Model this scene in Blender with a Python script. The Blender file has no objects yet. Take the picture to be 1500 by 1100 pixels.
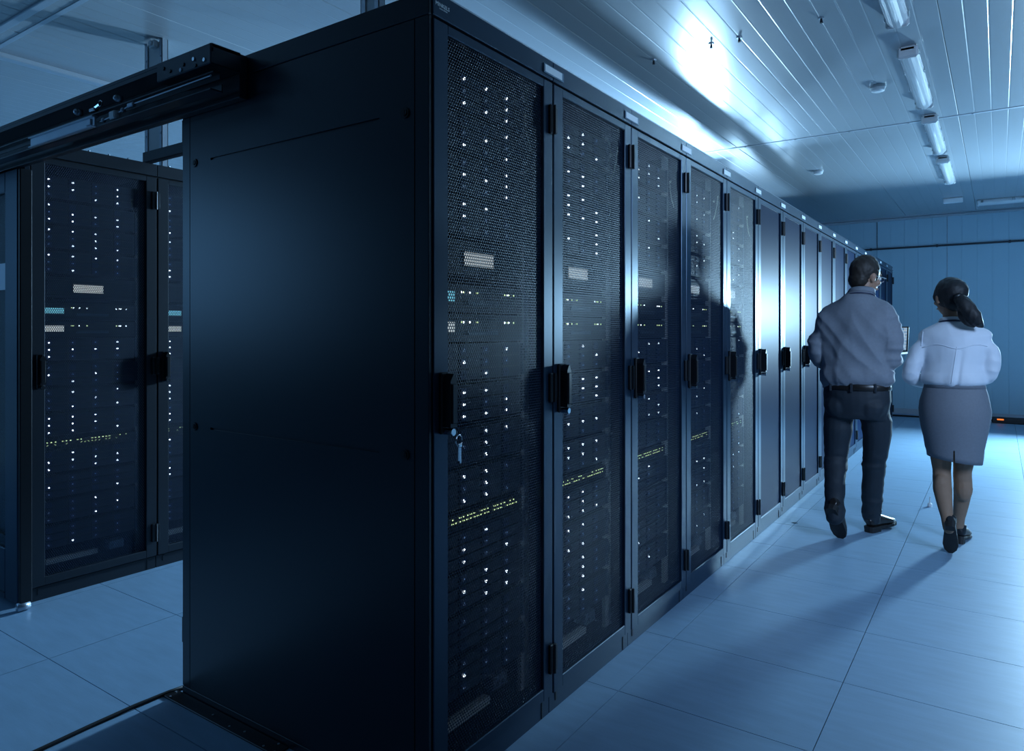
import bpy, bmesh, math, random
from mathutils import Vector, Matrix, Euler, noise
import numpy as np
random.seed(7)
PI = math.pi
SC = bpy.context.scene
COL = SC.collection

# ------------------------------------------------------------------ camera
CAM_H = 1.33
THETA = math.atan2(713, 1035)          # heading, left of the row direction (+Y)
cam = bpy.data.cameras.new('camera'); cam_o = bpy.data.objects.new('camera', cam); COL.objects.link(cam_o)
cam.sensor_width = 36; cam.lens = 36*1035/1500
cam.shift_y = -(550-484.5)/1500
cam.clip_start = .05; cam.clip_end = 100
cam_o.location = (0, 0, CAM_H); cam_o.rotation_euler = (PI/2, 0, THETA)
SC.camera = cam_o

# ------------------------------------------------------------------ world, lamps, exposure
w = bpy.data.worlds.new('world'); SC.world = w; w.use_nodes = True
w.node_tree.nodes['Background'].inputs[0].default_value = (.10, .36, .80, 1)
w.node_tree.nodes['Background'].inputs[1].default_value = .03
SC.view_settings.view_transform = 'Standard'; SC.view_settings.look = 'None'
SC.view_settings.gamma = 1; SC.view_settings.use_curve_mapping = False
SC.view_settings.exposure = -.45

def area(name, loc, target, size, power, color, size_y=None, spread=180):
    l = bpy.data.lights.new(name, 'AREA'); l.energy = power; l.color = color
    l.shape = 'RECTANGLE'; l.size = size; l.size_y = size_y or size; l.spread = math.radians(spread)
    o = bpy.data.objects.new(name, l); COL.objects.link(o); o.location = loc
    d = Vector(target)-Vector(loc); o.rotation_euler = d.to_track_quat('-Z', 'Y').to_euler()
    return o
# film light standing at the far right end of the gangway, another between the two rows
area('key_lamp', (1.2, 10.7, 1.62), (1.2, 4.7, -.1), .34, 700, (.44, .75, 1.0))
area('aisle_lamp_and_fill', (-2.63, 7.6, 2.0), (-2.70, 2.5, 1.3), .30, 700, (.38, .68, 1.0), .50)
area('aisle_lamp_and_fill', (-2.75, 10.2, 2.0), (-2.75, 4.0, 1.5), .8, 60, (.40, .70, 1.0), .8)  # extra fill, added to brighten the ceiling farther down the aisle
# unseen fills added for sheen on the end panel and light on the people
area('panel_sheen_fill', (-6.4, -1.0, 2.0), (-3.0, 1.4, 1.3), 1.3, 22, (.18, .50, 1.0))
area('people_fill', (2.3, 1.75, 2.6), (-.4, 5.0, 1.0), 1.0, 62, (.42, .64, 1.0), spread=100)

# ------------------------------------------------------------------ materials
def mat(name, col, rough=.5, metal=0, emit=None, estr=0, var=0, vscale=8, bump=0, bscale=60, stretch=(1,1,1),
        coat=0, alpha=1, trans=0, spec=.5, tint=None):
    m = bpy.data.materials.new(name); m.use_nodes = True
    nt = m.node_tree; b = nt.nodes['Principled BSDF']
    b.inputs['Base Color'].default_value = (*col, 1); b.inputs['Roughness'].default_value = rough
    b.inputs['Metallic'].default_value = metal; b.inputs['Specular IOR Level'].default_value = spec
    if tint: b.inputs['Specular Tint'].default_value = (*tint, 1)
    if coat: b.inputs['Coat Weight'].default_value = coat; b.inputs['Coat Roughness'].default_value = .08
    if emit: b.inputs['Emission Color'].default_value = (*emit, 1); b.inputs['Emission Strength'].default_value = estr
    if trans: b.inputs['Transmission Weight'].default_value = trans
    if alpha < 1: b.inputs['Alpha'].default_value = alpha
    if var or bump:
        tc = nt.nodes.new('ShaderNodeTexCoord'); mp = nt.nodes.new('ShaderNodeMapping')
        mp.inputs['Scale'].default_value = stretch
        nt.links.new(tc.outputs['Object'], mp.inputs['Vector'])
    if var:
        n = nt.nodes.new('ShaderNodeTexNoise'); n.inputs['Scale'].default_value = vscale; n.inputs['Detail'].default_value = 6
        nt.links.new(mp.outputs[0], n.inputs['Vector'])
        r = nt.nodes.new('ShaderNodeMapRange'); r.inputs['To Min'].default_value = 1-var; r.inputs['To Max'].default_value = 1+var
        nt.links.new(n.outputs['Fac'], r.inputs['Value'])
        mx = nt.nodes.new('ShaderNodeMix'); mx.data_type = 'RGBA'; mx.blend_type = 'MULTIPLY'
        mx.inputs['Factor'].default_value = 1
        mx.inputs['A'].default_value = (*col, 1)
        nt.links.new(r.outputs[0], mx.inputs['B']); nt.links.new(mx.outputs['Result'], b.inputs['Base Color'])
    if bump:
        n2 = nt.nodes.new('ShaderNodeTexNoise'); n2.inputs['Scale'].default_value = bscale; n2.inputs['Detail'].default_value = 3
        nt.links.new(mp.outputs[0], n2.inputs['Vector'])
        bp = nt.nodes.new('ShaderNodeBump'); bp.inputs['Strength'].default_value = bump; bp.inputs['Distance'].default_value = .002
        nt.links.new(n2.outputs['Fac'], bp.inputs['Height']); nt.links.new(bp.outputs[0], b.inputs['Normal'])
    return m
M = {}
M['floor'] = mat('vinyl_tile', (.25, .39, .53), .40, var=.18, vscale=5, bump=.10, bscale=30, stretch=(1, 5, 1))
M['subfloor'] = mat('dark_subfloor', (.03, .05, .07), .8, var=.1)
M['ceil'] = mat('ceiling_steel', (.33, .37, .40), .26, var=.04, vscale=2, bump=.02, bscale=4, stretch=(1, .3, 1))
M['wall'] = mat('wall_steel', (.34, .52, .62), .42, var=.05, vscale=2)
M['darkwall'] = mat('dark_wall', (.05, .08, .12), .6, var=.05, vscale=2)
M['trim'] = mat('trim_metal', (.40, .46, .52), .35, .3, var=.05)
M['dark_trim'] = mat('dark_trim', (.015, .02, .03), .5, var=.1)
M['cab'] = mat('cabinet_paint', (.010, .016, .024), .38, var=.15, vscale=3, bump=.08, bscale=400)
M['panel'] = mat('end_panel_paint', (.006, .014, .026), .34, var=.12, vscale=3, bump=.10, bscale=500)
M['door'] = mat('door_paint', (.010, .024, .046), .30, .15, spec=.75, tint=(.6, .8, 1), var=.10, vscale=4, bump=.08, bscale=400)
M['mesh'] = mat('perforated_steel', (.004, .011, .030), .42, 0, spec=.32, tint=(.45, .72, 1), var=.10, vscale=4)
M['black'] = mat('black_plastic', (.006, .008, .011), .35, var=.1)
M['inner'] = mat('cabinet_interior', (.012, .016, .022), .55, var=.1)
M['rail'] = mat('galvanised_rail', (.62, .60, .55), .5, 0, var=.12, vscale=10)
M['zinc'] = mat('zinc_channel', (.45, .50, .56), .35, .7, var=.12, vscale=12)
M['chrome'] = mat('chrome', (.75, .78, .8), .15, 1, var=.03)
M['label'] = mat('paper_label', (.80, .85, .90), .45, var=.05)
M['labeltrans'] = mat('clear_label_holder', (.16, .24, .32), .25, var=.05)
M['print'] = mat('white_print', (.85, .90, .95), .5, var=.03)
M['chassis'] = mat('server_chassis', (.010, .014, .020), .45, var=.1)
M['bay'] = mat('drive_caddy', (.008, .016, .034), .40, var=.2, vscale=20)
M['bayglow'] = mat('drive_caddy_latch_glow', (.008, .024, .085), .35, var=.2, vscale=20)  # glow of the status light put into the latch colour as extra blue
M['ear'] = mat('rack_ear', (.06, .09, .12), .4, .4, var=.1)
M['led'] = mat('led_white', (.8, .85, .9), .4, emit=(.80, .92, 1.0), estr=6, var=.02)
M['leddim'] = mat('led_dim', (.2, .3, .5), .4, emit=(.35, .60, 1.0), estr=.22, var=.02)
M['ledoff'] = mat('led_unlit', (.02, .03, .05), .3, var=.05)
M['ledgreen'] = mat('led_green', (.5, .7, .2), .4, emit=(.78, 1.0, .50), estr=1.6, var=.02)
M['lcdwhite'] = mat('lcd_white', (.6, .65, .65), .4, emit=(.80, .88, .88), estr=.75, var=.08, vscale=60)
M['lcdcyan'] = mat('lcd_cyan', (.2, .5, .6), .4, emit=(.22, .70, .90), estr=.8, var=.08, vscale=60)
M['wire'] = mat('ground_wire', (.70, .72, .55), .4, var=.05)
M['cable'] = mat('black_cable', (.006, .008, .010), .5, var=.1)
M['orange'] = mat('orange_lamp', (1, .25, .03), .4, emit=(1, .22, .03), estr=1.4, var=.02)
M['clear'] = mat('lamp_cover', (.80, .86, .90), .18, var=.03, alpha=.55)
M['tube'] = mat('lamp_tube', (.85, .88, .88), .4, var=.02)
M['housing'] = mat('lamp_housing', (.50, .54, .56), .4, var=.05)
M['white'] = mat('white_plastic', (.7, .74, .76), .4, var=.03)
M['glass'] = mat('tinted_glass', (.05, .09, .13), .08, var=.02, alpha=.35)
M['skin'] = mat('skin', (.36, .20, .13), .5, var=.12, vscale=25, bump=.1, bscale=300)
M['skin2'] = mat('skin_stockings', (.30, .19, .13), .65, spec=.25, var=.12, vscale=20)
M['hair_m'] = mat('dark_brown_hair', (.022, .016, .012), .55, var=.3, vscale=60, bump=.5, bscale=220, stretch=(3, 1, .6))
M['hair_w'] = mat('black_hair', (.008, .008, .010), .55, var=.3, vscale=60, bump=.6, bscale=180, stretch=(3, 3, .35))
M['shirt'] = mat('grey_shirt', (.19, .21, .245), .75, var=.12, vscale=70, bump=.25, bscale=500)
M['blouse'] = mat('white_blouse', (.66, .70, .76), .6, var=.05, vscale=20, bump=.1, bscale=200)
M['trousers'] = mat('dark_trousers', (.012, .020, .030), .7, var=.2, vscale=40, bump=.25, bscale=400)
M['skirt'] = mat('grey_skirt', (.165, .18, .21), .7, var=.12, vscale=80, bump=.25, bscale=500)
M['leather'] = mat('dark_leather', (.015, .012, .011), .28, var=.2, vscale=20, bump=.1, bscale=90)
M['sole'] = mat('shoe_sole', (.012, .012, .013), .6, var=.15, vscale=30, bump=.3, bscale=120)
M['navyshoe'] = mat('black_suede', (.007, .009, .013), .55, var=.2, vscale=40)
M['belt'] = mat('belt_leather', (.012, .010, .009), .35, var=.15)
M['lanyard'] = mat('navy_lanyard', (.010, .015, .05), .5, var=.1)
M['eyewhite'] = mat('eye', (.7, .7, .68), .2, var=.02)
M['lip'] = mat('lips', (.30, .12, .10), .45, var=.05)
M['laptop'] = mat('laptop_shell', (.03, .035, .04), .35, .4, var=.05)
M['keys'] = mat('laptop_keys', (.01, .01, .012), .5, var=.05)
def screen_mat():
    m = mat('laptop_screen', (.02, .05, .1), .2)
    nt = m.node_tree; b = nt.nodes['Principled BSDF']
    tc = nt.nodes.new('ShaderNodeTexCoord'); br = nt.nodes.new('ShaderNodeTexBrick')
    nt.links.new(tc.outputs['Object'], br.inputs['Vector'])
    mp = nt.nodes.new('ShaderNodeMapping'); mp.inputs['Rotation'].default_value = (PI/2, 0, 0)
    nt.links.new(tc.outputs['Object'], mp.inputs['Vector']); nt.links.new(mp.outputs[0], br.inputs['Vector'])
    br.inputs['Color1'].default_value = (.10, .30, .60, 1); br.inputs['Color2'].default_value = (.45, .70, .95, 1)
    br.inputs['Mortar'].default_value = (.75, .88, 1, 1); br.inputs['Scale'].default_value = 12; br.inputs['Mortar Size'].default_value = .03
    nt.links.new(br.outputs['Color'], b.inputs['Emission Color']); b.inputs['Emission Strength'].default_value = .75
    return m
M['screen'] = screen_mat()

# ------------------------------------------------------------------ helpers
class MB:
    def __init__(s): s.v = []; s.f = []; s.mi = []
    def add(s, vs, fs, mi=0):
        o = len(s.v); s.v += [tuple(p) for p in vs]; s.f += [tuple(i+o for i in q) for q in fs]; s.mi += [mi]*len(fs); return s
    def box(s, x0, y0, z0, x1, y1, z1, mi=0, ch=0):
        if x1 < x0: x0, x1 = x1, x0
        if y1 < y0: y0, y1 = y1, y0
        if z1 < z0: z0, z1 = z1, z0
        if not ch:
            vs = [(x0,y0,z0),(x1,y0,z0),(x1,y1,z0),(x0,y1,z0),(x0,y0,z1),(x1,y0,z1),(x1,y1,z1),(x0,y1,z1)]
            return s.add(vs, [(0,3,2,1),(4,5,6,7),(0,1,5,4),(1,2,6,5),(2,3,7,6),(3,0,4,7)], mi)
        bm = bmesh.new(); bmesh.ops.create_cube(bm, size=1)
        for v in bm.verts:
            v.co = Vector((x0+(v.co.x+.5)*(x1-x0), y0+(v.co.y+.5)*(y1-y0), z0+(v.co.z+.5)*(z1-z0)))
        bmesh.ops.bevel(bm, geom=bm.edges[:], offset=min(ch, .45*min(x1-x0, y1-y0, z1-z0)), segments=1, affect='EDGES')
        bm.verts.index_update()
        s.add([v.co for v in bm.verts], [[v.index for v in f.verts] for f in bm.faces], mi); bm.free(); return s
    def tube(s, pts, rad, n=8, mi=0, cap=True):
        pts = [Vector(p) for p in pts]
        if not hasattr(rad, '__len__'): rad = [rad]*len(pts)
        vs, fs = [], []; up = None
        for i, p in enumerate(pts):
            t = (pts[min(i+1, len(pts)-1)]-pts[max(i-1, 0)]).normalized()
            if up is None:
                up = Vector((0,0,1)) if abs(t.z) < .9 else Vector((1,0,0))
            a = t.cross(up).normalized(); b = a.cross(t).normalized(); up = b
            r = rad[i]; ra, rb = r if hasattr(r, '__len__') else (r, r)
            for k in range(n):
                q = 2*PI*k/n; vs.append(p+a*math.cos(q)*ra+b*math.sin(q)*rb)
        for i in range(len(pts)-1):
            for k in range(n):
                k2 = (k+1) % n; fs.append((i*n+k, i*n+k2, (i+1)*n+k2, (i+1)*n+k))
        if cap:
            fs.append(tuple(range(n))[::-1]); fs.append(tuple(range((len(pts)-1)*n, len(pts)*n)))
        return s.add(vs, fs, mi)
    def loft(s, rings, n=24, mi=0, e=2.0):
        # rings: (z, cx, cy, rx, ry) horizontal super-ellipses
        vs, fs = [], []
        for (z, cx, cy, rx, ry) in rings:
            for k in range(n):
                q = 2*PI*k/n; c_, s_ = math.cos(q), math.sin(q)
                vs.append((cx+rx*math.copysign(abs(c_)**(2/e), c_), cy+ry*math.copysign(abs(s_)**(2/e), s_), z))
        for i in range(len(rings)-1):
            for k in range(n):
                k2 = (k+1) % n; fs.append((i*n+k, i*n+k2, (i+1)*n+k2, (i+1)*n+k))
        fs.append(tuple(range(n))[::-1]); fs.append(tuple(range((len(rings)-1)*n, len(rings)*n)))
        return s.add(vs, fs, mi)
    def ball(s, c, r, n=12, m=8, mi=0, rot=None):
        rx, ry, rz = r if hasattr(r, '__len__') else (r, r, r)
        vs = []; fs = []; c = Vector(c); R = Euler(rot).to_matrix() if rot else None
        def P(v): return c+(R @ Vector(v) if R else Vector(v))
        vs.append(P((0,0,-rz)))
        for i in range(1, m):
            a = -PI/2+PI*i/m
            for k in range(n):
                q = 2*PI*k/n; vs.append(P((rx*math.cos(a)*math.cos(q), ry*math.cos(a)*math.sin(q), rz*math.sin(a))))
        vs.append(P((0,0,rz)))
        for k in range(n): fs.append((0, 1+(k+1) % n, 1+k))
        for i in range(m-2):
            for k in range(n):
                k2 = (k+1) % n; fs.append((1+i*n+k, 1+i*n+k2, 1+(i+1)*n+k2, 1+(i+1)*n+k))
        L = len(vs)-1
        for k in range(n): fs.append((L, 1+(m-2)*n+k, 1+(m-2)*n+(k+1) % n))
        return s.add(vs, fs, mi)
    def disc(s, c, r, axis='y', n=10, h=.002, mi=0):
        d = {'x': Vector((1,0,0)), 'y': Vector((0,1,0)), 'z': Vector((0,0,1))}[axis]
        return s.tube([Vector(c)-d*h/2, Vector(c)+d*h/2], r, n, mi)
    def xform(s, mtx):
        s.v = [tuple(mtx @ Vector(p)) for p in s.v]; return s
    def mesh(s, name, mats, smooth=False):
        me = bpy.data.meshes.new(name); me.from_pydata(s.v, [], s.f)
        for m in (mats if isinstance(mats, (list, tuple)) else [mats]): me.materials.append(m)
        me.polygons.foreach_set('material_index', s.mi)
        if smooth: me.polygons.foreach_set('use_smooth', [True]*len(s.f))
        me.update(); return me
    def build(s, name, mats, parent=None, smooth=False, loc=None):
        return link(name, s.mesh(name, mats, smooth), parent, loc)

def link(name, me, parent=None, loc=None, rot=None):
    o = bpy.data.objects.new(name, me); COL.objects.link(o)
    if parent: o.parent = parent
    if loc is not None: o.location = loc
    if rot is not None: o.rotation_euler = rot
    return o
def tag(o, label, cat, group=None, kind=None):
    o['label'] = label; o['category'] = cat
    if group: o['group'] = group
    if kind: o['kind'] = kind
    return o
def empty(name, loc, rz=0):
    o = bpy.data.objects.new(name, None); COL.objects.link(o); o.location = loc; o.rotation_euler = (0, 0, rz)
    o.empty_display_size = .1
    return o
def struct(o): o['kind'] = 'structure'; return o
def copy_tree(o, parent=None):
    c = o.copy(); COL.objects.link(c)
    if parent: c.parent = parent
    for ch in o.children: copy_tree(ch, c)
    return c
ORD = ['', 'first', 'second', 'third', 'fourth', 'fifth', 'sixth', 'seventh', 'eighth', 'ninth', 'tenth', 'eleventh',
       'twelfth', 'thirteenth', 'fourteenth', 'fifteenth', 'sixteenth']

# ------------------------------------------------------------------ room
X_L, X_R, Y_B, Y_F, H = -8.0, 6.6, -3.6, 12.9, 3.15
fl = struct(MB().box(X_L, Y_B, -.12, X_R, Y_F, -.006).build('floor', M['subfloor']))
TX, TY, OX, OY, GAP = .672, .539, -1.157, 2.372, .0016
cand = []
for i in range(-11, 13):
    for j in range(-12, 21):
        x0, y0 = OX+i*TX, OY+j*TY
        if x0+TX > X_R or x0 < X_L or y0+TY > Y_F or y0 < Y_B: continue
        xm, ym = x0+TX/2, y0+TY/2
        R = xm*math.cos(THETA)+ym*math.sin(THETA); D = -xm*math.sin(THETA)+ym*math.cos(THETA)
        vis = D > 1.4 and abs(R/D) < .85 and not (-2.3 < xm < -1.5 and ym > 1.6) and not (xm < -4.1) and not (xm < -2.0 and ym > 3.6)
        cand.append(((0 if vis else 1), D, x0, y0))
cand.sort()
tile_me = MB().box(GAP, GAP, -.006, TX-GAP, TY-GAP, 0).mesh('floor_tile', M['floor'])
rest = MB()
for k, (nv, D, x0, y0) in enumerate(cand):
    if nv == 0 and k < 290: link('floor_tile', tile_me, fl, (x0, y0, 0))
    else: rest.box(x0+GAP, y0+GAP, -.006, x0+TX-GAP, y0+TY-GAP, 0)
# cut border tiles that close the floor at the walls
xs = sorted({c[2] for c in cand}); ys = sorted({c[3] for c in cand})
xa, xb, ya, yb = xs[0], xs[-1]+TX, ys[0], ys[-1]+TY
for b in ((X_L, Y_B, xa, Y_F), (xb, Y_B, X_R, Y_F), (xa, Y_B, xb, ya), (xa, yb, xb, Y_F)):
    rest.box(b[0]+GAP, b[1]+GAP, -.006, b[2]-GAP, b[3]-GAP, 0)
r_ = rest.build('floor_tile', M['floor'], fl); r_['kind'] = 'stuff'

# ceiling: ribbed steel panels
ce = struct(MB().box(X_L, Y_B, H+.012, X_R, Y_F, H+.10).build('ceiling', M['subfloor']))
PW, PL, PX0, PY0 = .93, 5.31, -.28, 1.75
def rib_panel(width, length, nr, depth=.0035, rw=.012):
    # ribbed sheet: local x = width, local y = length, face looks to -z
    prof = [(0.0015, .012), (.0015, 0.003), (.005, 0)]
    for k in range(1, nr):
        x = width*k/nr
        prof += [(x-rw, 0), (x-rw*.35, depth), (x+rw*.35, depth), (x+rw, 0)]
    prof += [(width-.005, 0), (width-.0015, .003), (width-.0015, .012)]
    vs = [(x, .0015, z) for x, z in prof]+[(x, length-.0015, z) for x, z in prof]; n = len(prof)
    fs = [(k, k+n, k+1+n, k+1) for k in range(n-1)]
    fs.append(tuple(range(n))); fs.append(tuple(range(2*n-1, n-1, -1)))
    return MB().add(vs, fs)
cp = rib_panel(PW, PL, 8, .0010, .006).mesh('ceiling_panel', M['ceil'])
for i in range(-9, 8):
    for j in range(-2, 3):
        x0 = PX0+i*PW; y0 = PY0+j*PL
        xa, xb = max(x0, X_L), min(x0+PW, X_R); ya, yb = max(y0, Y_B), min(y0+PL, Y_F)
        if xb-xa < .02 or yb-ya < .02: continue
        if xb-xa > PW-.001 and yb-ya > PL-.001: link('ceiling_panel', cp, ce, (x0, y0, H))
        else: link('ceiling_panel', rib_panel(xb-xa, yb-ya, max(1, round(8*(xb-xa)/PW)), .0010, .006).mesh('ceiling_panel', M['ceil']), ce, (xa, ya, H))
t = MB()
t.box(X_L, PY0+PL-.018, H-.004, X_R, PY0+PL+.018, H+.004)
for k in range(31): t.disc((X_L+.3+k*.47, PY0+PL, H-.005), .009, 'z', 8, .006)
struct(t.build('trim_1', M['trim']))
struct(MB().box(X_L, PY0-.02, H-.012, X_R, PY0+.03, H+.004, ch=.004).box(X_L, PY0+.10, H-.004, X_R, PY0+.13, H+.004, ch=.001).build('trim_2', M['trim']))
struct(MB().box(-5.44, PY0+.14, H-.03, -5.36, Y_F, H+.004, ch=.006).build('trim_3', M['trim']))
struct(MB().box(X_L, Y_F-.05, H-.045, X_R, Y_F-.015, H-.001, ch=.01).box(X_L, Y_F-.16, H-.012, X_R, Y_F-.13, H+.002).build('trim_4', M['trim']))

# walls
def wall_sheet(name, parent, x0, x1, z0, z1, y):
    me = rib_panel(x1-x0, z1-z0, 5, .003, .007).mesh(name, M['wall'])
    return link(name, me, parent, (x0, y, z0), (PI/2, 0, 0))
wb = struct(MB().box(X_L, Y_F+.012, 0, X_R, Y_F+.15, H+.1).build('wall_back', M['subfloor']))
WP, WX = .978, -.659
RAIL_Z = 2.66
for i in range(-8, 9):
    x0 = max(WX+i*WP, X_L); x1 = min(WX+(i+1)*WP, X_R)
    if x1-x0 < .02: continue
    wall_sheet('wall_panel', wb, x0, x1, 0, RAIL_Z, Y_F)
    wall_sheet('wall_panel', wb, x0, x1, RAIL_Z, H, Y_F)
struct(MB().box(X_L-.15, Y_B, 0, X_L, Y_F+.15, H+.1).build('wall_left', M['wall']))
struct(MB().box(X_R, Y_B, 0, X_R+.15, Y_F+.15, H+.1).build('wall_right', M['darkwall']))
struct(MB().box(X_L, Y_F-.03, 0, X_R, Y_F-.001, .085, ch=.004).build('baseboard_back', M['trim']))
# vertical cover strips in the far wall
struct(MB().box(-1.642, Y_F-.006, RAIL_Z, -1.632, Y_F+.002, H-.05).build('trim_5', M['dark_trim']))
struct(MB().box(-.664, Y_F-.005, .09, -.656, Y_F+.002, H-.05).build('trim_6', M['trim']))
# dark conduit on the wall
cd = MB().tube([(-4.0, Y_F-.02, RAIL_Z), (X_R-.02, Y_F-.02, RAIL_Z)], .014, 8)
for k in range(8): cd.box(-3.6+k*.93, Y_F-.036, RAIL_Z-.02, -3.57+k*.93, Y_F-.001, RAIL_Z+.02)
tag(cd.build('wall_conduit', M['dark_trim']), 'thin dark conduit running across the far wall', 'conduit')

# ------------------------------------------------------------------ perforated door sheet (shared by all doors)
CW, CD, CH = .632, 1.2, 2.26
def perforated(x0, x1, z0, z1, y, pitch=.0098, hole=.0041, thick=.0010):
    nx = int((x1-x0)/pitch); px = (x1-x0)/nx; pz = px*math.sqrt(3)/2; nz = int((z1-z0)/pz); pz = (z1-z0)/nz
    ii, jj = np.meshgrid(np.arange(nx), np.arange(nz), indexing='ij'); ii = ii.ravel(); jj = jj.ravel()
    cx = x0+(ii+.25+.5*(jj % 2))*px; cz = z0+(jj+.5)*pz
    a = np.radians(np.arange(6)*60+90)
    ox, oz = np.cos(a)*px/math.sqrt(3), np.sin(a)*pz*2/3
    a2 = a; hx, hz = np.cos(a2)*hole, np.sin(a2)*hole
    N = len(cx)
    V = np.zeros((N, 18, 3), np.float32)
    for k in range(6):
        V[:, k, 0] = cx+ox[k]; V[:, k, 2] = cz+oz[k]; V[:, k, 1] = y
        V[:, 6+k, 0] = cx+hx[k]; V[:, 6+k, 2] = cz+hz[k]; V[:, 6+k, 1] = y
        V[:, 12+k, 0] = cx+hx[k]; V[:, 12+k, 2] = cz+hz[k]; V[:, 12+k, 1] = y+thick
    V[:, :, 0] = np.clip(V[:, :, 0], x0, x1); V[:, :, 2] = np.clip(V[:, :, 2], z0, z1)
    q = []
    for k in range(6):
        k2 = (k+1) % 6
        q.append((k, k2, 6+k2, 6+k)); q.append((6+k, 6+k2, 12+k2, 12+k))
    F = (np.array(q, np.int32)[None]+(np.arange(N, dtype=np.int32)*18)[:, None, None]).reshape(-1)
    me = bpy.data.meshes.new('mesh_panel'); me.vertices.add(N*18); me.vertices.foreach_set('co', V.reshape(-1))
    nf = N*12
    me.loops.add(nf*4); me.loops.foreach_set('vertex_index', F)
    me.polygons.add(nf); me.polygons.foreach_set('loop_start', np.arange(nf, dtype=np.int32)*4)
    me.update(calc_edges=True); me.validate(); me.materials.append(M['mesh'])
    return me
DZ0, DZ1 = .073, 2.186
MX0, MX1, MZ0, MZ1 = .066, .570, .115, 2.158
MESH = perforated(MX0, MX1, MZ0, MZ1, .010)
# far along the row the holes are finer than the picture can show: plain sheet of the same finish
M['farmesh'] = mat('perforated_steel_far', (.008, .022, .065), .36, 0, spec=.10, tint=(.35, .62, 1), var=.08, vscale=3)
nt = M['farmesh'].node_tree; mx = nt.nodes.new('ShaderNodeMixShader'); df = nt.nodes.new('ShaderNodeBsdfDiffuse')
df.inputs[0].default_value = (.004, .010, .030, 1); mx.inputs[0].default_value = .40      # open share of the sheet: dark holes
nt.links.new(nt.nodes['Principled BSDF'].outputs[0], mx.inputs[1]); nt.links.new(df.outputs[0], mx.inputs[2])
nt.links.new(mx.outputs[0], nt.nodes['Material Output'].inputs[0])
FARMESH = MB().box(MX0, .010, MZ0, MX1, .0116, MZ1).mesh('mesh_panel', M['farmesh'])

# ------------------------------------------------------------------ cabinet prototype
# local frame: x along the row, y into the cabinet, z up; front plane y = 0
def make_cabinet():
    c = empty('server_cabinet', (0, 0, 0))
    b = MB()
    b.box(.0005, .035, .07, .018, CD, 2.19); b.box(CW-.018, .035, .07, CW-.0005, CD, 2.19)
    b.box(.018, CD-.02, .07, CW-.018, CD, 2.19); b.box(.0005, .032, 2.19, CW-.0005, CD, CH-.001); b.box(.018, .06, .07, CW-.018, CD-.02, .09)
    b.build('carcass', M['inner'], c)
    b = MB(); b.box(.001, .018, 0, CW-.001, .06, .067, ch=.002); b.box(.001, .06, 0, .05, CD, .07); b.box(CW-.05, .06, 0, CW-.001, CD, .07)
    p = b.build('plinth', M['door'], c)
    MB().box(CW-.050, .0155, .004, CW-.044, .019, .060).build('plinth_clip', M['cab'], p); MB().box(.040, .0155, .030, .052, .019, .060).build('plinth_clip', M['cab'], p)
    MB().box(.001, 0, 2.194, CW-.001, .03, CH, ch=.002).build('header_panel', M['door'], c)
    np_ = MB().box(CW-.066, -.004, 2.206, CW+.066, -.0006, 2.238, ch=.001).build('nameplate', M['labeltrans'], c)
    MB().box(CW-.060, -.0050, 2.210, CW+.052, -.0038, 2.234).build('paper_insert', M['label'], np_)
    # door
    d = MB(); x0, x1 = .004, CW-.004
    d.box(x0, 0, DZ0, MX0, .030, DZ1, ch=.0025); d.box(MX1, 0, DZ0, x1, .030, DZ1, ch=.0025)
    d.box(MX0-.002, .0005, DZ0, MX1+.002, .030, MZ0, ch=.0025); d.box(MX0-.002, .0005, MZ1, MX1+.002, .030, DZ1, ch=.0025)
    door = d.build('door', M['door'], c)
    link('mesh_panel', MESH, door)
    for z in (2.055, 1.135, .205):
        h = MB(); h.box(CW-.034, -.012, z-.05, CW-.014, .001, z+.05, ch=.003); h.box(CW-.010, -.014, z-.045, CW+.008, -.0006, z+.045, ch=.003)
        h.tube([(CW-.012, -.014, z-.05), (CW-.012, -.014, z+.05)], .0055, 8)
        h.build('hinge', M['black'], door)
    # swing handle: backplate, lever with peaked top, key barrel
    h = MB(); h.box(.024, -.012, 1.045, .058, .001, 1.215, ch=.004)
    lev = [(.028, 1.065), (.055, 1.065), (.055, 1.192), (.0415, 1.212), (.028, 1.192)]
    vs = [(x, -.040, z) for x, z in lev]+[(x, -.012, z) for x, z in lev]
    h.add(vs, [(0, 1, 2, 3, 4), (9, 8, 7, 6, 5)]+[(k, k+5, (k+1) % 5+5, (k+1) % 5) for k in range(5)])
    h.box(.031, -.045, 1.075, .052, -.039, 1.185, ch=.003)
    ha = h.build('handle', M['black'], door)
    k = MB().tube([(.041, -.040, 1.052), (.041, -.010, 1.052)], .010, 12).build('lock_barrel', M['chrome'], door)
    for x, x2 in ((.022, .0715), (.5585, .608)):
        r = MB().box(x, .0850, .09, x2, .10, 2.19)
        r.build('mounting_rail', M['rail'], c)
    return c
CAB = make_cabinet()

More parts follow.
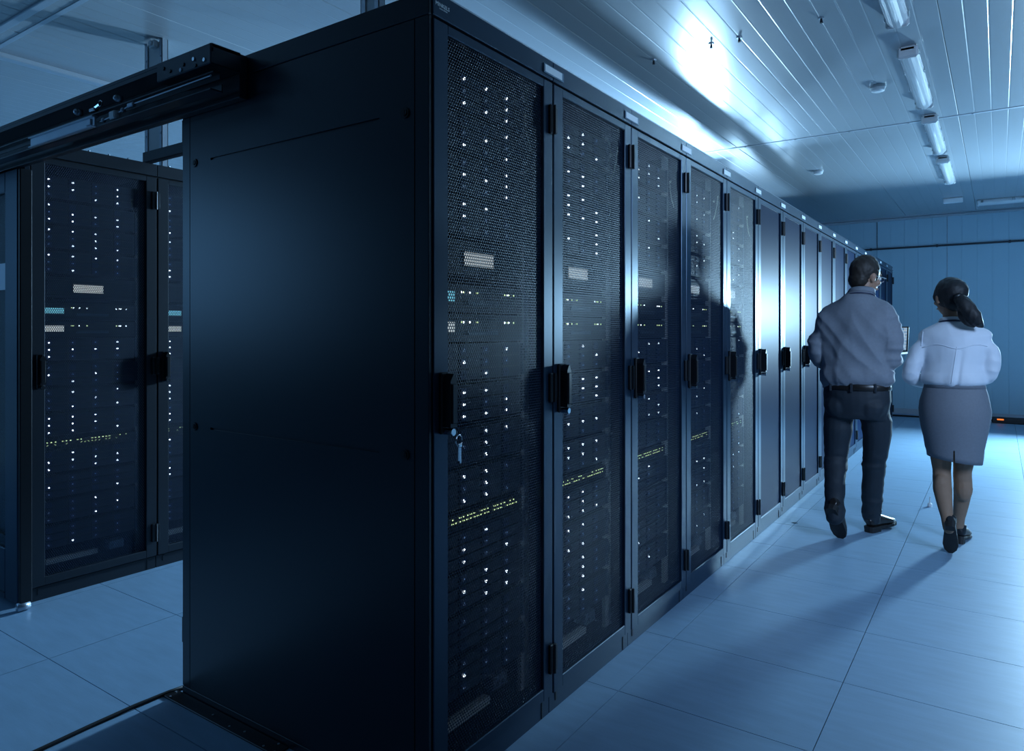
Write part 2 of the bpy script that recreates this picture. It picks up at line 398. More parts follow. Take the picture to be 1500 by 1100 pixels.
# ------------------------------------------------------------------ rack equipment prototypes (origin front-left-bottom, y into the rack)
SW = .485
LED = [MB().disc((0, 0, 0), .0043, 'y', 8, .003).mesh('status_light', M[k]) for k in ('led', 'leddim', 'ledoff')]
BAYM = MB().box(0, -.008, 0, .108, 0, .0335, 0, .0015).box(.004, -.011, .004, .034, -.0075, .0295, 1, .001).box(.040, -.010, .0285, .104, -.0078, .0315, 0).mesh('drive_bay', [M['bay'], M['bayglow']])
EAR = MB().box(0, -.012, .002, .014, .004, .109, ch=.002).box(.004, -.020, .05, .010, -.011, .095, ch=.001).mesh('rack_ear', M['ear'])
CHAS12 = MB().box(.012, 0, 0, SW-.012, .68, .111).box(.016, -.0085, .1085, SW-.016, .001, .1110).mesh('chassis', M['chassis'])
def led_state(dim):
    r = random.random()
    return 0 if r < (.50 if not dim else .16) else (1 if r < .86 else 2)
def drive_server(detail, dim=False, sparse=False):
    if detail:
        s = empty('rack_server', (0, 0, 0)); link('chassis', CHAS12, s)
        link('rack_ear', EAR, s, (0, 0, 0)); link('rack_ear', EAR, s, (SW-.014, 0, 0))
        for i in range(4):
            for j in range(3):
                b = link('drive_bay', BAYM, s, (.019+.1125*i, 0, .0005+.0367*j))
                link('status_light', LED[led_state(dim)], b, (.019, -.0125, .017))
        return s
    m = MB(); m.box(.012, 0, 0, SW-.012, .68, .111, 0)
    for x in (0, SW-.014): m.box(x, -.012, .002, x+.014, .004, .109, 2)
    for i in range(4):
        for j in range(3):
            x, z = .019+.1125*i, .0005+.0367*j
            m.box(x, -.008, z, x+.108, 0, z+.0335, 1); m.box(x+.004, -.011, z+.004, x+.034, -.0075, z+.0295, 3)
            m.disc((x+.019, -.0125, z+.017), .0040, 'y', 6, .003, 4+led_state(dim) if random.random() < .6 else 6)
    return m.build('rack_server', [M['chassis'], M['bay'], M['ear'], M['bayglow'], M['led'], M['leddim'], M['ledoff']])
def display_unit():
    s = empty('display_unit', (0, 0, 0))
    MB().box(.0, 0, 0, SW, .5, .105, ch=.002).box(.03, -.006, .012, SW-.03, 0, .093, ch=.003).build('chassis', M['chassis'], s)
    d = MB().box(.148, -.010, .024, .308, -.005, .076, ch=.002).build('bezel', M['black'], s)
    MB().box(.154, -.012, .029, .302, -.0095, .071).build('lit_panel', M['lcdwhite'], d)
    return s
def appliance(lcd):
    s = empty('storage_appliance', (0, 0, 0))
    MB().box(.0, 0, 0, SW, .6, .082, ch=.002).box(.02, -.006, .010, SW-.02, 0, .072, ch=.003).build('chassis', M['chassis'], s)
    MB().box(.020, -.010, .030, .110, -.0055, .060, ch=.001).build('lit_panel', M[lcd], s)
    MB().box(.17, -.012, .020, .33, -.0055, .034, ch=.002).build('front_slot', M['ear'], s)
    for x in (.147, .156, .185, .222, .372, .388, .396, .425):
        MB().disc((x, -.007, .060), .0035, 'y', 6, .003).build('status_light', M['ledgreen' if random.random() < .6 else 'led'], s)
    return s
def switch():
    s = empty('network_switch', (0, 0, 0))
    MB().box(.0, 0, 0, SW, .4, .048, ch=.002).build('chassis', M['chassis'], s)
    p = MB()
    for i in range(24): p.box(.03+.0178*i, -.004, .006, .044+.0178*i, .001, .020)
    p.build('port_row', M['black'], s)
    l = MB()
    for i in range(24):
        for z in (.027, .041):
            if random.random() < .62: l.box(.033+.0178*i, -.004, z-.002, .040+.0178*i, -.001, z+.002)
    l.build('port_lights', M['ledgreen'], s)['kind'] = 'stuff'
    return s
UNITS = [('g', 2.096), ('g', 1.969), ('g', 1.842), ('g', 1.715), ('d', 1.500), ('a', 1.388), ('b', 1.296),
         ('g', 1.271), ('g', 1.143), ('g', 1.014), ('g', .887), ('s', .722), ('g', .701), ('g', .574), ('g', .447), ('g', .320)]
def fill(X0, Y0, where, detail):
    gi = 0
    for k, z in UNITS:
        if k == 'g':
            gi += 1; o = drive_server(detail, z < .5); zz = z-.0734-.018
            tag(o, '%s twelve-bay drive server from the top %s' % (ORD[gi], where), 'server', 'drive servers in the cabinets')
        elif k == 'd':
            o = display_unit(); zz = z; tag(o, 'rack unit with wide lit white panel %s' % where, 'rack unit', 'lit panel units in the cabinets')
        elif k == 'a':
            o = appliance('lcdcyan'); zz = z; tag(o, 'rack appliance with pale cyan display %s' % where, 'rack unit', 'appliances in the cabinets')
        elif k == 'b':
            o = appliance('lcdwhite'); zz = z; tag(o, 'rack appliance with small white display %s' % where, 'rack unit', 'appliances in the cabinets')
        else:
            o = switch(); zz = z; tag(o, 'network switch with green lights %s' % where, 'network switch', 'network switches in the cabinets')
        o.location = (X0-.080, Y0+.072, zz); o.rotation_euler = (0, 0, PI/2)

# ------------------------------------------------------------------ the long row
ROWX, ROWY, NC = -1.269, 1.462, 16
cabs = []
for k in range(NC):
    c = CAB if k == 0 else copy_tree(CAB)
    c.location = (ROWX, ROWY+CW*k, 0); c.rotation_euler = (0, 0, PI/2); cabs.append(c)
    if k == 0: lab = 'nearest black mesh-door server cabinet, its broad dark end panel towards the viewer'
    elif k == NC-1: lab = 'last black mesh-door server cabinet at the far end of the long row'
    else: lab = '%s black mesh-door server cabinet from the near end of the long row' % ORD[k+1]
    tag(c, lab, 'server cabinet', 'server cabinets in the long row')
wh = ['behind the nearest mesh door of the long row'] + ['in the %s cabinet of the long row' % ORD[i] for i in (2, 3, 4, 5)]
for k in range(5): fill(ROWX, ROWY+CW*k, wh[k], k < 2)

def part(o, name): return [c for c in o.children if c.name.split('.')[0] == name][0]
for c in cabs[5:]:
    for g in part(c, 'door').children:
        if g.name.split('.')[0] == 'mesh_panel': g.data = FARMESH
# end panel of the nearest cabinet (local x < 0 faces the viewer)
c0 = cabs[0]
b = MB()
b.box(-.012, .004, .03, .0, .055, 2.19, ch=.002)            # front upright
b.box(-.012, 1.151, .03, .0, 1.199, 2.19, ch=.002)          # rear upright
b.box(-.012, .004, 2.192, .0, 1.199, 2.258, ch=.002)        # top band
b.box(-.012, .030, .0, .0, 1.199, .028, ch=.001)
b.build('end_frame', M['panel'], c0)
# panel with two long recessed slots, built from strips
p = MB(); L0, L1 = .057, 1.149; S0, S1 = .191, 1.022; X0p, X1p = -.012, -.001
zs = [.031, .981, .989, 1.932, 1.940, 2.188]
for a, b_ in ((0, 1), (2, 3), (4, 5)): p.box(X0p, L0, zs[a], X1p, L1, zs[b_])
for a, b_ in ((1, 2), (3, 4)):
    p.box(X0p, L0, zs[a], X1p, S0, zs[b_]); p.box(X0p, S1, zs[a], X1p, L1, zs[b_]); p.box(X0p+.006, S0, zs[a], X1p, S1, zs[b_])
ep = p.build('end_panel', M['panel'], c0)
for y in (.090, 1.119):
    for z in (1.935, .985):
        l = MB().disc((-.013, y, z), .015, 'x', 20, .006).disc((-.0165, y, z), .009, 'x', 16, .004); l.box(-.0195, y-.002, z-.007, -.018, y+.002, z+.007)
        l.build('panel_lock', M['black'], ep)
for z in (.228, 2.06): MB().box(-.006, 1.195, z-.048, .02, 1.215, z+.048, ch=.003).build('rear_hinge', M['black'], c0)
# maker's badge on the header of the nearest cabinet: flat white print
def text_mesh(txt, size):
    cu = bpy.data.curves.new('t', 'FONT'); cu.body = txt; cu.size = size; cu.extrude = .0003; cu.resolution_u = 2
    o = bpy.data.objects.new('t', cu); COL.objects.link(o); bpy.context.view_layer.update()
    me = bpy.data.meshes.new_from_object(o.evaluated_get(bpy.context.evaluated_depsgraph_get())); bpy.data.objects.remove(o)
    me.materials.clear(); me.materials.append(M['print']); return me
hd = part(c0, 'header_panel')
link('badge_lettering', text_mesh('MINKELS', .0155), hd, (.010, -.0008, 2.2235), (PI/2, 0, 0))
link('badge_tagline', text_mesh('COLOCATION', .0052), hd, (.026, -.0008, 2.2165), (PI/2, 0, 0))
MB().add([(.006, -.001, 2.2545), (.006, -.001, 2.2415), (.0145, -.001, 2.2485), (.006, .0, 2.2545), (.006, .0, 2.2415), (.0145, .0, 2.2485)],
         [(0, 1, 2), (5, 4, 3), (0, 3, 4, 1), (1, 4, 5, 2), (2, 5, 3, 0)]).build('badge_triangle', M['print'], hd)
# keys hanging in the nearest door
d0 = part(c0, 'door')
ring = [(.044+.013*math.sin(a), -.056, 1.030+.016*math.cos(a)) for a in [2*PI*i/16 for i in range(17)]]
MB().tube(ring, .0017, 6, cap=False).box(.040, -.058, .975, .044, -.055, 1.018).box(.048, -.057, .968, .052, -.054, 1.014).box(.037, -.060, 1.01, .055, -.053, 1.022, ch=.003).build('key_ring', M['chrome'], d0)
# loose earth wires behind the top corner of the doors, bright rail at the cabinet base
for k in range(5):
    dk = part(cabs[k], 'door')
    MB().tube([(.555, .026, 2.085), (.548, .030, 2.03), (.540, .034, 1.99), (.522, .04, 1.95)] if k % 2 else
              [(.505, .035, 2.045), (.510, .034, 2.0), (.528, .033, 1.96), (.545, .03, 1.93)], .0022, 6).ball((.507, .033, 2.048), .006, 8, 6).build('earth_wire', M['wire'], dk)
    MB().box(.09, .055, .150, .34, .085, .176, ch=.002).build('cable_bar', M['rail'], cabs[k])
    MB().box(.42, .10, .14, .50, .16, .185, ch=.004).tube([(.44, .10, .163), (.44, .09, .163)], .008, 8).tube([(.47, .10, .163), (.47, .09, .163)], .008, 8).build('power_inlet', M['zinc'], cabs[k])

# ------------------------------------------------------------------ the row behind, across the enclosed aisle
LX, LY = -3.88, 1.500
lcabs = []
for k in range(3):
    c = copy_tree(CAB)
    for ch in list(c.children):
        nm = ch.name.split('.')[0]
        if nm in ('end_frame', 'end_panel', 'rear_hinge'):
            for g in list(ch.children): bpy.data.objects.remove(g)
            bpy.data.objects.remove(ch)
        elif nm == 'header_panel':
            for g in list(ch.children): bpy.data.objects.remove(g)
        elif nm == 'nameplate':
            for g in list(ch.children): bpy.data.objects.remove(g)
            bpy.data.objects.remove(ch)
        elif nm == 'door':
            for g in list(ch.children):
                if g.name.split('.')[0] == 'key_ring': bpy.data.objects.remove(g)
    c.location = (LX, LY+CW*k, 0); c.rotation_euler = (0, 0, PI/2); lcabs.append(c)
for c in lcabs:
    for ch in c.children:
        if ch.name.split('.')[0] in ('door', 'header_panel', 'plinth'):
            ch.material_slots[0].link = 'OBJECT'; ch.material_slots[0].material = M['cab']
tag(lcabs[0], 'server cabinet with bright white lights seen through the open aisle doorway at left', 'server cabinet', 'server cabinets across the aisle')
tag(lcabs[1], 'server cabinet half hidden by the dark end panel, across the aisle', 'server cabinet', 'server cabinets across the aisle')
tag(lcabs[2], 'deepest cabinet of the aisle row, mostly hidden behind the dark end panel', 'server cabinet', 'server cabinets across the aisle')
fill(LX, LY, 'in the cabinet seen through the aisle doorway', True)
fill(LX, LY+CW, 'in the half-hidden cabinet across the aisle', True)
b = MB().box(-.022, .0, .0, 0, 1.2, CH, ch=.002); e1 = b.build('end_panel', M['panel'], lcabs[0])
sk = MB()
for k in range(6): sk.disc((.08+.1*k, .02, CH+.004), .006, 'z', 8, .01)
for c in lcabs[:2]: link('roof_bolts', sk.mesh('roof_bolts', M['zinc']), c)

# ------------------------------------------------------------------ sliding door of the aisle, track above, floor seal
YD0, YD1 = 1.425, 1.462
dr = empty('sliding_door', (-4.5, 1.45, 0)); 
def at(b, name, m, parent, smooth=False):
    b.xform(Matrix.Translation(-Vector(parent.matrix_basis.translation))); return b.build(name, m, parent, smooth)
b = MB(); b.box(-3.965, YD0, .03, -3.826, YD1, 2.10, ch=.004); b.box(-5.15, YD0, .03, -5.01, YD1, 2.10, ch=.004)
b.box(-5.01, YD0, .03, -3.965, YD1, .275, ch=.004); b.box(-5.01, YD0, 2.0, -3.965, YD1, 2.10, ch=.004)
at(b, 'door_frame', M['door'], dr)
at(MB().box(-5.01, YD0+.014, .275, -3.965, YD0+.020, 2.0), 'glass_pane', M['glass'], dr)
at(MB().box(-3.826, YD0+.004, .03, -3.806, YD1+.02, 2.10, ch=.004), 'rubber_seal', M['black'], dr)
at(MB().box(-4.42, YD0+.010, 1.53, -3.986, YD0+.0145, 1.66), 'white_sticker', M['label'], dr)
at(MB().tube([(-3.815, YD0-.004, .022), (-3.815, YD1+.01, .022)], .020, 14), 'floor_roller', M['zinc'], dr, True)
at(MB().box(-5.0, YD0-.003, .06, -3.97, YD0, .064).box(-4.5, YD0-.003, .34, -3.97, YD0+.012, .345), 'groove_line', M['black'], dr)
tag(dr, 'glazed sliding aisle door pushed open at the left edge', 'sliding door')

tr = empty('sliding_door_track', (-3.0, 1.4, 2.1))
Y0, Y1 = 1.312, 1.448
b = MB(); b.box(-5.3, Y1-.03, 2.105, -2.075, Y1, 2.25, ch=.002); b.box(-5.3, Y0, 2.236, -2.067, Y1-.03, 2.25, ch=.002); b.box(-5.3, Y0, 2.222, -2.067, Y0+.006, 2.236)
at(b, 'track_housing', M['cab'], tr)
b = MB(); b.box(-2.386, Y0-.004, 2.184, -2.067, Y1-.03, 2.249, ch=.003); cov = at(b, 'end_cover', M['panel'], tr)
for x, z, m in ((-2.34, 2.222, 'black'), (-2.30, 2.205, 'black'), (-2.22, 2.21, 'black'), (-2.235, 2.195, 'zinc'), (-2.16, 2.215, 'chrome'), (-2.10, 2.20, 'chrome'), (-2.15, 2.192, 'black')):
    q = MB().disc((x, Y0-.005, z), .0065, 'y', 10, .005); q.xform(Matrix.Translation(-Vector(tr.location))); q.build('screw', M[m], cov)
at(MB().box(-5.3, Y0+.02, 2.166, -2.09, Y0+.045, 2.172, ch=.001).box(-5.3, Y0+.043, 2.150, -2.09, Y0+.047, 2.172), 'guide_rail', M['panel'], tr)
at(MB().box(-5.3, Y0+.01, 2.108, -2.09, Y0+.05, 2.113, ch=.001).box(-5.3, Y0+.05, 2.108, -2.09, Y0+.054, 2.135), 'lower_rail', M['panel'], tr)
b = MB(); b.box(-3.40, Y0+.004, 2.112, -2.84, Y0+.010, 2.150, ch=.002); b.box(-3.40, Y0-.006, 2.146, -2.84, Y0+.02, 2.152, ch=.002); b.box(-3.40, Y0-.006, 2.108, -2.84, Y0+.02, 2.113, ch=.002)
b.box(-2.90, Y0-.002, 2.118, -2.86, Y0+.005, 2.142, ch=.003)
at(b, 'door_carriage', M['zinc'], tr)
b = MB(); b.tube([(-3.0, Y0+.03, 2.195), (-3.0, Y0+.012, 2.195)], .014, 12); b.ball((-3.0, Y0+.012, 2.195), .013); at(b, 'roller', M['zinc'], tr, True)
b = MB(); b.tube([(-2.69, Y0+.03, 2.192), (-2.69, Y0+.012, 2.192)], .013, 12); b.ball((-2.69, Y0+.012, 2.192), .012); at(b, 'roller', M['zinc'], tr, True)
b = MB(); b.tube([(-2.88, Y0+.02, 2.186), (-2.83, Y0+.02, 2.196)], .008, 8); b.tube([(-2.825+.016*math.cos(a), Y0+.018, 2.199+.011*math.sin(a)) for a in [2*PI*i/12 for i in range(13)]], .003, 6, cap=False); b.box(-2.90, Y0+.01, 2.176, -2.86, Y0+.03, 2.190, ch=.003)
at(b, 'cable_clamp', M['chrome'], tr)
at(MB().box(-2.735, Y0+.004, 2.118, -2.695, Y0+.03, 2.148, ch=.004), 'white_stopper', M['white'], tr)
b = MB(); b.tube([(-2.84, Y0+.018, 2.128), (-2.735, Y0+.018, 2.133)], .003, 6); b.tube([(-2.695, Y0+.018, 2.138), (-2.60, Y0+.018, 2.152), (-2.10, Y0+.018, 2.156)], .003, 6); b.ball((-2.80, Y0+.018, 2.130), .009); b.ball((-2.655, Y0+.018, 2.143), .009); b.box(-2.615, Y0+.010, 2.142, -2.575, Y0+.026, 2.158, ch=.003)
at(b, 'pull_cable', M['zinc'], tr)
tag(tr, 'black sliding door track with rollers and cable above the aisle doorway', 'door track')

fp = empty('floor_plate', (-2.19, 1.43, 0))
at(MB().box(-2.50, 1.395, 0, -1.86, 1.448, .006, ch=.001), 'plate', M['black'], fp)
for k, (x, y) in enumerate([(-2.485, 1.435), (-2.47, 1.405), (-2.23, 1.42), (-2.12, 1.41), (-2.05, 1.42), (-1.93, 1.405), (-1.90, 1.44), (-1.875, 1.405)]):
    at(MB().disc((x, y, .0065), .004, 'z', 8, .003), 'screw', M['zinc'], fp)
tag(fp, 'black screwed floor plate at the foot of the dark end panel', 'floor plate')
pts = [(-2.49, 1.50, .006), (-2.505, 1.42, .006), (-2.512, 1.30, .006), (-2.507, 1.15, .006), (-2.497, 1.0, .006), (-2.49, .8, .006), (-2.49, .4, .006)]
tag(MB().tube(pts, .007, 8).build('floor_cable', M['cable'], smooth=True), 'black cable lying on the floor in front of the aisle doorway', 'cable')

# cross beam over the aisle and hangers above the rows
tag(MB().box(-3.90, 2.07, 2.262, -2.47, 2.11, 2.305, ch=.003).box(-3.90, 2.06, 2.262, -2.47, 2.065, 2.315).build('cross_beam', M['cab']), 'dark beam bridging the aisle just behind the doorway', 'beam')
def strut(x, y, z0, lab, w=.10):
    s = empty('hanger_strut', (x, y, z0))
    L = H-z0
    for sx in (-1, 1):
        u = MB(); u.box(sx*w, -.02, 0, sx*w-sx*.004, .02, L); u.box(sx*w, -.02, 0, sx*w-sx*.03, -.016, L); u.box(sx*w, .016, 0, sx*w-sx*.03, .02, L)
        for k in range(int(L/.12)): u.disc((sx*(w-.015), -.021, .06+.12*k), .007, 'y', 8, .004)
        u.build('channel', M['zinc'], s)
    MB().box(-w+.004, -.012, .18, w-.004, -.006, L-.01).build('back_plate', M['housing'], s)
    MB().box(.0, -.05, L-.05, .06, -.02, L-.01, ch=.004).tube([(.03, -.052, L-.03), (.03, -.06, L-.03)], .018, 6).build('fixing_clamp', M['white'], s)
    tag(s, lab, 'hanger', 'ceiling hangers over the rows'); return s
strut(-4.38, 2.40, 2.262, 'galvanised ceiling hanger above the cabinets across the aisle')
strut(-2.42, 2.36, 2.262, 'galvanised ceiling hanger rising behind the top edge of the dark end panel', .06)
ct = empty('cable_tray', (-2.22, 6.5, 2.84))
for x in (-.09, .09): MB().box(x-.008, -4.05, -.05, x+.008, 4.8, .05).build('side_rail', M['zinc'], ct)
MB().box(-.082, -4.05, -.05, .082, 4.8, -.046).build('tray_floor', M['zinc'], ct)
for k, y in enumerate((-3.6, -1.9, .2, 2.2, 4.2)):
    MB().box(-.17, y-.02, -.075, .17, y+.02, -.05).box(-.16, y-.02, 2.262-2.84, -.12, y+.02, -.075).box(.12, y-.02, 2.262-2.84, .16, y+.02, -.075).build('trapeze_bracket', M['zinc'], ct)
MB().tube([(-.04, -3.95, -.012), (-.03, 0, -.012), (-.04, 4.6, -.012)], .030, 8).tube([(.04, -3.98, -.015), (.035, 0, -.015), (.04, 4.6, -.015)], .026, 8).build('cable_bundle', M['cable'], ct)
tag(ct, 'metal cable tray hung over the long row of cabinets', 'cable tray')

# ------------------------------------------------------------------ ceiling fittings
def batten(loc, length, lab, rz=0):
    s = empty('batten_light', loc, rz); L = length/2
    MB().box(-.045, -L, -.035, .045, L, 0, ch=.008).build('housing', M['housing'], s)
    n = 10; prof = [(.058*math.cos(a), -.028-.052*math.sin(a)) for a in [PI*i/n for i in range(n+1)]]
    vs = [(x, -L+.01, z) for x, z in prof]+[(x, L-.01, z) for x, z in prof]; m = n+1
    fs = [(k, k+1, k+1+m, k+m) for k in range(n)]+[tuple(range(m))[::-1], tuple(range(m, 2*m))]
    MB().add(vs, fs).build('clear_cover', M['clear'], s)
    MB().tube([(0, -L+.05, -.052), (0, L-.05, -.052)], .014, 10).build('tube', M['tube'], s, True)
    for e in (-1, 1):
        MB().box(-.06, e*L, -.078, .06, e*(L-.03), -.002, ch=.012).build('end_cap', M['housing'], s)
    for y in (-.45*length, -.15*length, .15*length, .45*length):
        for sx in (-1, 1): MB().box(sx*.056, y-.015, -.045, sx*.064, y+.015, -.01, ch=.002).build('clip', M['chrome'], s)
    tag(s, lab, 'ceiling light', 'tube lights on the ceiling'); return s
batten((-.48, 3.98, H), 1.28, 'nearest ceiling tube light, cut by the top edge of the picture')
batten((-.48, 5.78, H), 1.28, 'second ceiling tube light, beside the small round detector')
batten((-.48, 7.52, H), 1.30, 'third ceiling tube light, just past the ceiling joint')
batten((-.48, 9.24, H), 1.30, 'fourth ceiling tube light, farthest of the row')
batten((.35, 11.82, H), 1.2, 'unlit tube light lying crosswise near the far wall', PI/2)
tag(MB().box(-.63, 11.36, H-.07, -.40, 11.42, H, ch=.006).box(-.62, 11.352, H-.062, -.41, 11.36, H-.012, ch=.002).build('sign_light', M['white']), 'small pale box light on the ceiling near the far wall', 'box light')
def detector(x, y, lab, r=.05):
    s = empty('detector', (x, y, H))
    MB().loft([(-.018, 0, 0, r*1.1, r*1.1), (0, 0, 0, r*1.12, r*1.12)], 20).build('mount_ring', M['housing'], s)
    MB().loft([(-.045, 0, 0, r*.55, r*.55), (-.038, 0, 0, r*.9, r*.9), (-.018, 0, 0, r, r)], 20).build('sensor_head', M['white'], s)
    return tag(s, lab, 'detector', 'ceiling detectors')
detector(-.74, 5.87, 'round white detector on the ceiling beside the tube lights')
detector(-1.69, 8.59, 'small pale detector on the ceiling above the row of cabinets')
labs = ['dark ceiling nozzle left of the nearest tube light', 'dark ceiling nozzle right of the bright ceiling glare', 'dark ceiling nozzle inside the bright ceiling glare', 'dark ceiling nozzle left of the bright ceiling glare']
for (x, y), lab in zip([(-.85, 4.405), (-1.326, 4.41), (-1.501, 4.405), (-1.909, 4.45)], labs):
    s = empty('sprinkler_nozzle', (x, y, H))
    MB().loft([(-.006, 0, 0, .016, .016), (0, 0, 0, .018, .018)], 12).build('rosette', M['zinc'], s)
    MB().tube([(0, 0, -.005), (0, 0, -.03)], [.006, .009], 8).build('nozzle_tip', M['dark_trim'], s)
    tag(s, lab, 'nozzle', 'ceiling nozzles')

# ------------------------------------------------------------------ things by the far wall and on the floor
bx = empty('power_box', (.12, 12.4, 0))
MB().box(-.20, -.06, 0, .22, .06, .085, ch=.008).build('housing', M['black'], bx)
MB().box(-.14, -.064, .045, -.06, -.058, .065, ch=.002).build('orange_lamp', M['orange'], bx)
tag(bx, 'low black box with an orange light on the floor by the far wall', 'power box')
tag(MB().tube([(-1.5, 12.45, .012), (-1.0, 12.46, .012), (-.5, 12.44, .012), (-.075, 12.42, .03)], .014, 8).build('floor_cable', M['cable'], smooth=True), 'black cable running along the foot of the far wall', 'cable')
tag(MB().tube([(.345, 12.42, .03), (.9, 12.45, .012), (1.6, 12.44, .012)], .014, 8).build('floor_cable', M['cable'], smooth=True), 'black cable leaving the right side of the low black box', 'cable')
pn = empty('floor_pin', (-.43, 6.2, 0))
MB().loft([(0, 0, 0, .016, .016), (.02, 0, 0, .016, .016), (.028, 0, 0, .008, .008)], 12).build('base', M['white'], pn)
MB().tube([(0, 0, .02), (.002, 0, .075)], .005, 8).build('pin', M['white'], pn)
tag(pn, 'small white pin standing on the floor between the two people', 'pin')
tag(MB().add([(-.02, 0, .001), (.0, -.012, .004), (.022, .002, .001), (.002, .012, .006), (-.02, 0, .0), (.0, -.012, .0), (.022, .002, .0), (.002, .012, .0)], [(0, 1, 2, 3), (7, 6, 5, 4), (0, 4, 5, 1), (1, 5, 6, 2), (2, 6, 7, 3), (3, 7, 4, 0)]).build('paper_scrap', M['white'], loc=(-1.163, 5.137, 0)), 'tiny white paper scrap on the floor beside the cabinets', 'scrap')


# ------------------------------------------------------------------ people
from mathutils.bvhtree import BVHTree
def remesh(mb, name, mats, parent, voxel=.008, smooth=6, disp=None, midx=None):
    o = bpy.data.objects.new('tmp', mb.mesh('tmp', mats)); COL.objects.link(o)
    r = o.modifiers.new('r', 'REMESH'); r.mode = 'VOXEL'; r.voxel_size = voxel
    s = o.modifiers.new('s', 'SMOOTH'); s.iterations = smooth; s.factor = .5
    bpy.context.view_layer.update(); dg = bpy.context.evaluated_depsgraph_get()
    me = bpy.data.meshes.new_from_object(o.evaluated_get(dg)); bpy.data.objects.remove(o)
    me.name = name
    if disp:
        nv = [v.normal.copy() for v in me.vertices]
        for v, n in zip(me.vertices, nv): v.co = v.co + disp(v.co.copy(), n)
    me.materials.clear()
    for m in (mats if isinstance(mats, list) else [mats]): me.materials.append(m)
    me.polygons.foreach_set('use_smooth', [True]*len(me.polygons))
    me.polygons.foreach_set('material_index', [midx(p.center) if midx else 0 for p in me.polygons])
    me.update()
    return link(name, me, parent)
def limb(mb, pts, rad, n=16, sub=4):
    # smooth chain: Catmull-Rom through joints, ball at both ends
    P = [Vector(p) for p in pts]; R = list(rad); q, r = [], []
    for i in range(len(P)-1):
        p0, p1, p2, p3 = P[max(i-1, 0)], P[i], P[i+1], P[min(i+2, len(P)-1)]
        for k in range(sub):
            t = k/sub
            q.append(.5*((2*p1)+(p2-p0)*t+(2*p0-5*p1+4*p2-p3)*t*t+(3*p1-p0-3*p2+p3)*t**3)); r.append(R[i]+(R[i+1]-R[i])*t)
    q.append(P[-1]); r.append(R[-1])
    mb.tube(q, r, n); mb.ball(q[0], r[0]*.98); mb.ball(q[-1], r[-1]*.98)
def hand(mb, wrist, d, down, side, curl=.9):
    # wrist point, pointing direction, palm-side direction, side = +1 when the thumb lies towards d x down
    d = Vector(d).normalized(); down = (Vector(down)-d*Vector(down).dot(d)).normalized(); a = d.cross(down).normalized()*side; w = Vector(wrist)
    mb.tube([w-d*.02, w+d*.02, w+d*.055, w+d*.092], [(.024, .022), (.032, .018), (.040, .016), (.038, .013)], 12)
    for k, (off, L) in enumerate(((.030, .072), (.010, .080), (-.010, .074), (-.029, .058))):
        p = w+d*.085+a*off; pts = [p-d*.02, p]; ang = .15; q = p.copy()
        for seg in (.45, .31, .24):
            ang += curl*(.35 if seg == .45 else .55); q = q+(d*math.cos(ang)+down*math.sin(ang))*L*seg; pts.append(q.copy())
        mb.tube(pts, [.010, .0095, .009, .0082, .0068], 8); mb.ball(pts[-1], .0068, 8, 6)
    t0 = w+d*.025+a*.022; t1 = t0+(d*.6+a*.75+down*.25).normalized()*.038; t2 = t1+(d*.9+a*.1+down*.4).normalized()*.030; t3 = t2+(d*.95-a*.1+down*.35).normalized()*.024
    mb.tube([t0, t1, t2, t3], [.014, .012, .0105, .008], 8); mb.ball(t3, .008, 8, 6)
def head(mb, mtx, female=False):
    h = MB(); k = .94 if female else 1
    h.ball((0, -.012, .025), (.074, .094, .102), 20, 14)
    h.ball((0, .022, -.045), (.056, .064, .066), 16, 12)
    h.ball((0, .055, -.085), (.026, .024, .020), 12, 8)                       # chin
    h.tube([(0, .080, .020), (0, .096, -.005), (0, .106, -.026), (0, .092, -.036)], [.007, .009, .012, .009], 8)   # nose
    h.ball((0, .072, .032), (.048, .016, .012), 12, 8)                        # brow
    for s_ in (-1, 1):
        h.ball((s_*.030, .080, -.064+.004), (.012, .008, .006), 8, 6)
        h.ball((s_*.042, .062, -.022), (.020, .020, .018), 10, 8)             # cheek
        h.ball((s_*.078, -.010, -.008), (.009, .019, .031), 10, 8, rot=(.15, 0, -s_*.5))
        h.ball((s_*.080, -.016, .006), (.009, .020, .018), 10, 8, rot=(.15, 0, -s_*.5))
    h.tube([(-.022, .084, -.062), (0, .090, -.060), (.022, .084, -.062)], .007, 8)
    h.xform(mtx @ Matrix.Diagonal((k, k, k, 1)))
    o = len(mb.v); mb.v += h.v; mb.f += [tuple(i+o for i in f) for f in h.f]; mb.mi += h.mi
def face_parts(parent, mtx, female=False):
    k = .94 if female else 1; m = mtx @ Matrix.Diagonal((k, k, k, 1))
    for s_ in (-1, 1):
        MB().ball((s_*.031, .076, .008), .0115, 12, 8).xform(m).build('eye', M['eyewhite'], parent, True)
        MB().ball((s_*.031, .0855, .007), (.0052, .003, .0052), 10, 6).xform(m).build('iris', M['black'], parent, True)
        MB().tube([(s_*.016, .088, .027), (s_*.032, .088, .032), (s_*.048, .078, .026)], .0035, 6).xform(m).build('eyebrow', M['hair_w' if female else 'hair_m'], parent, True)
    MB().tube([(-.022, .089, -.061), (-.008, .096, -.058), (.008, .096, -.058), (.022, .089, -.061)], [.003, .006, .006, .003], 8).xform(m).build('mouth', M['lip'], parent, True)
def nz(p, sx, sy, sz, seed=0): return noise.noise(Vector((p.x*sx+seed, p.y*sy+seed*1.7, p.z*sz-seed)))
def ridge(v): return 1-abs(v)*2.2
def place_shoe(toe, heel_pitch, yaw):
    # shoe frame: heel y=0, toe y=L; rotate heel up about the ball of the foot
    return Matrix.Translation(Vector(toe)) @ Matrix.Rotation(yaw, 4, 'Z') @ Matrix.Rotation(-heel_pitch, 4, 'X')

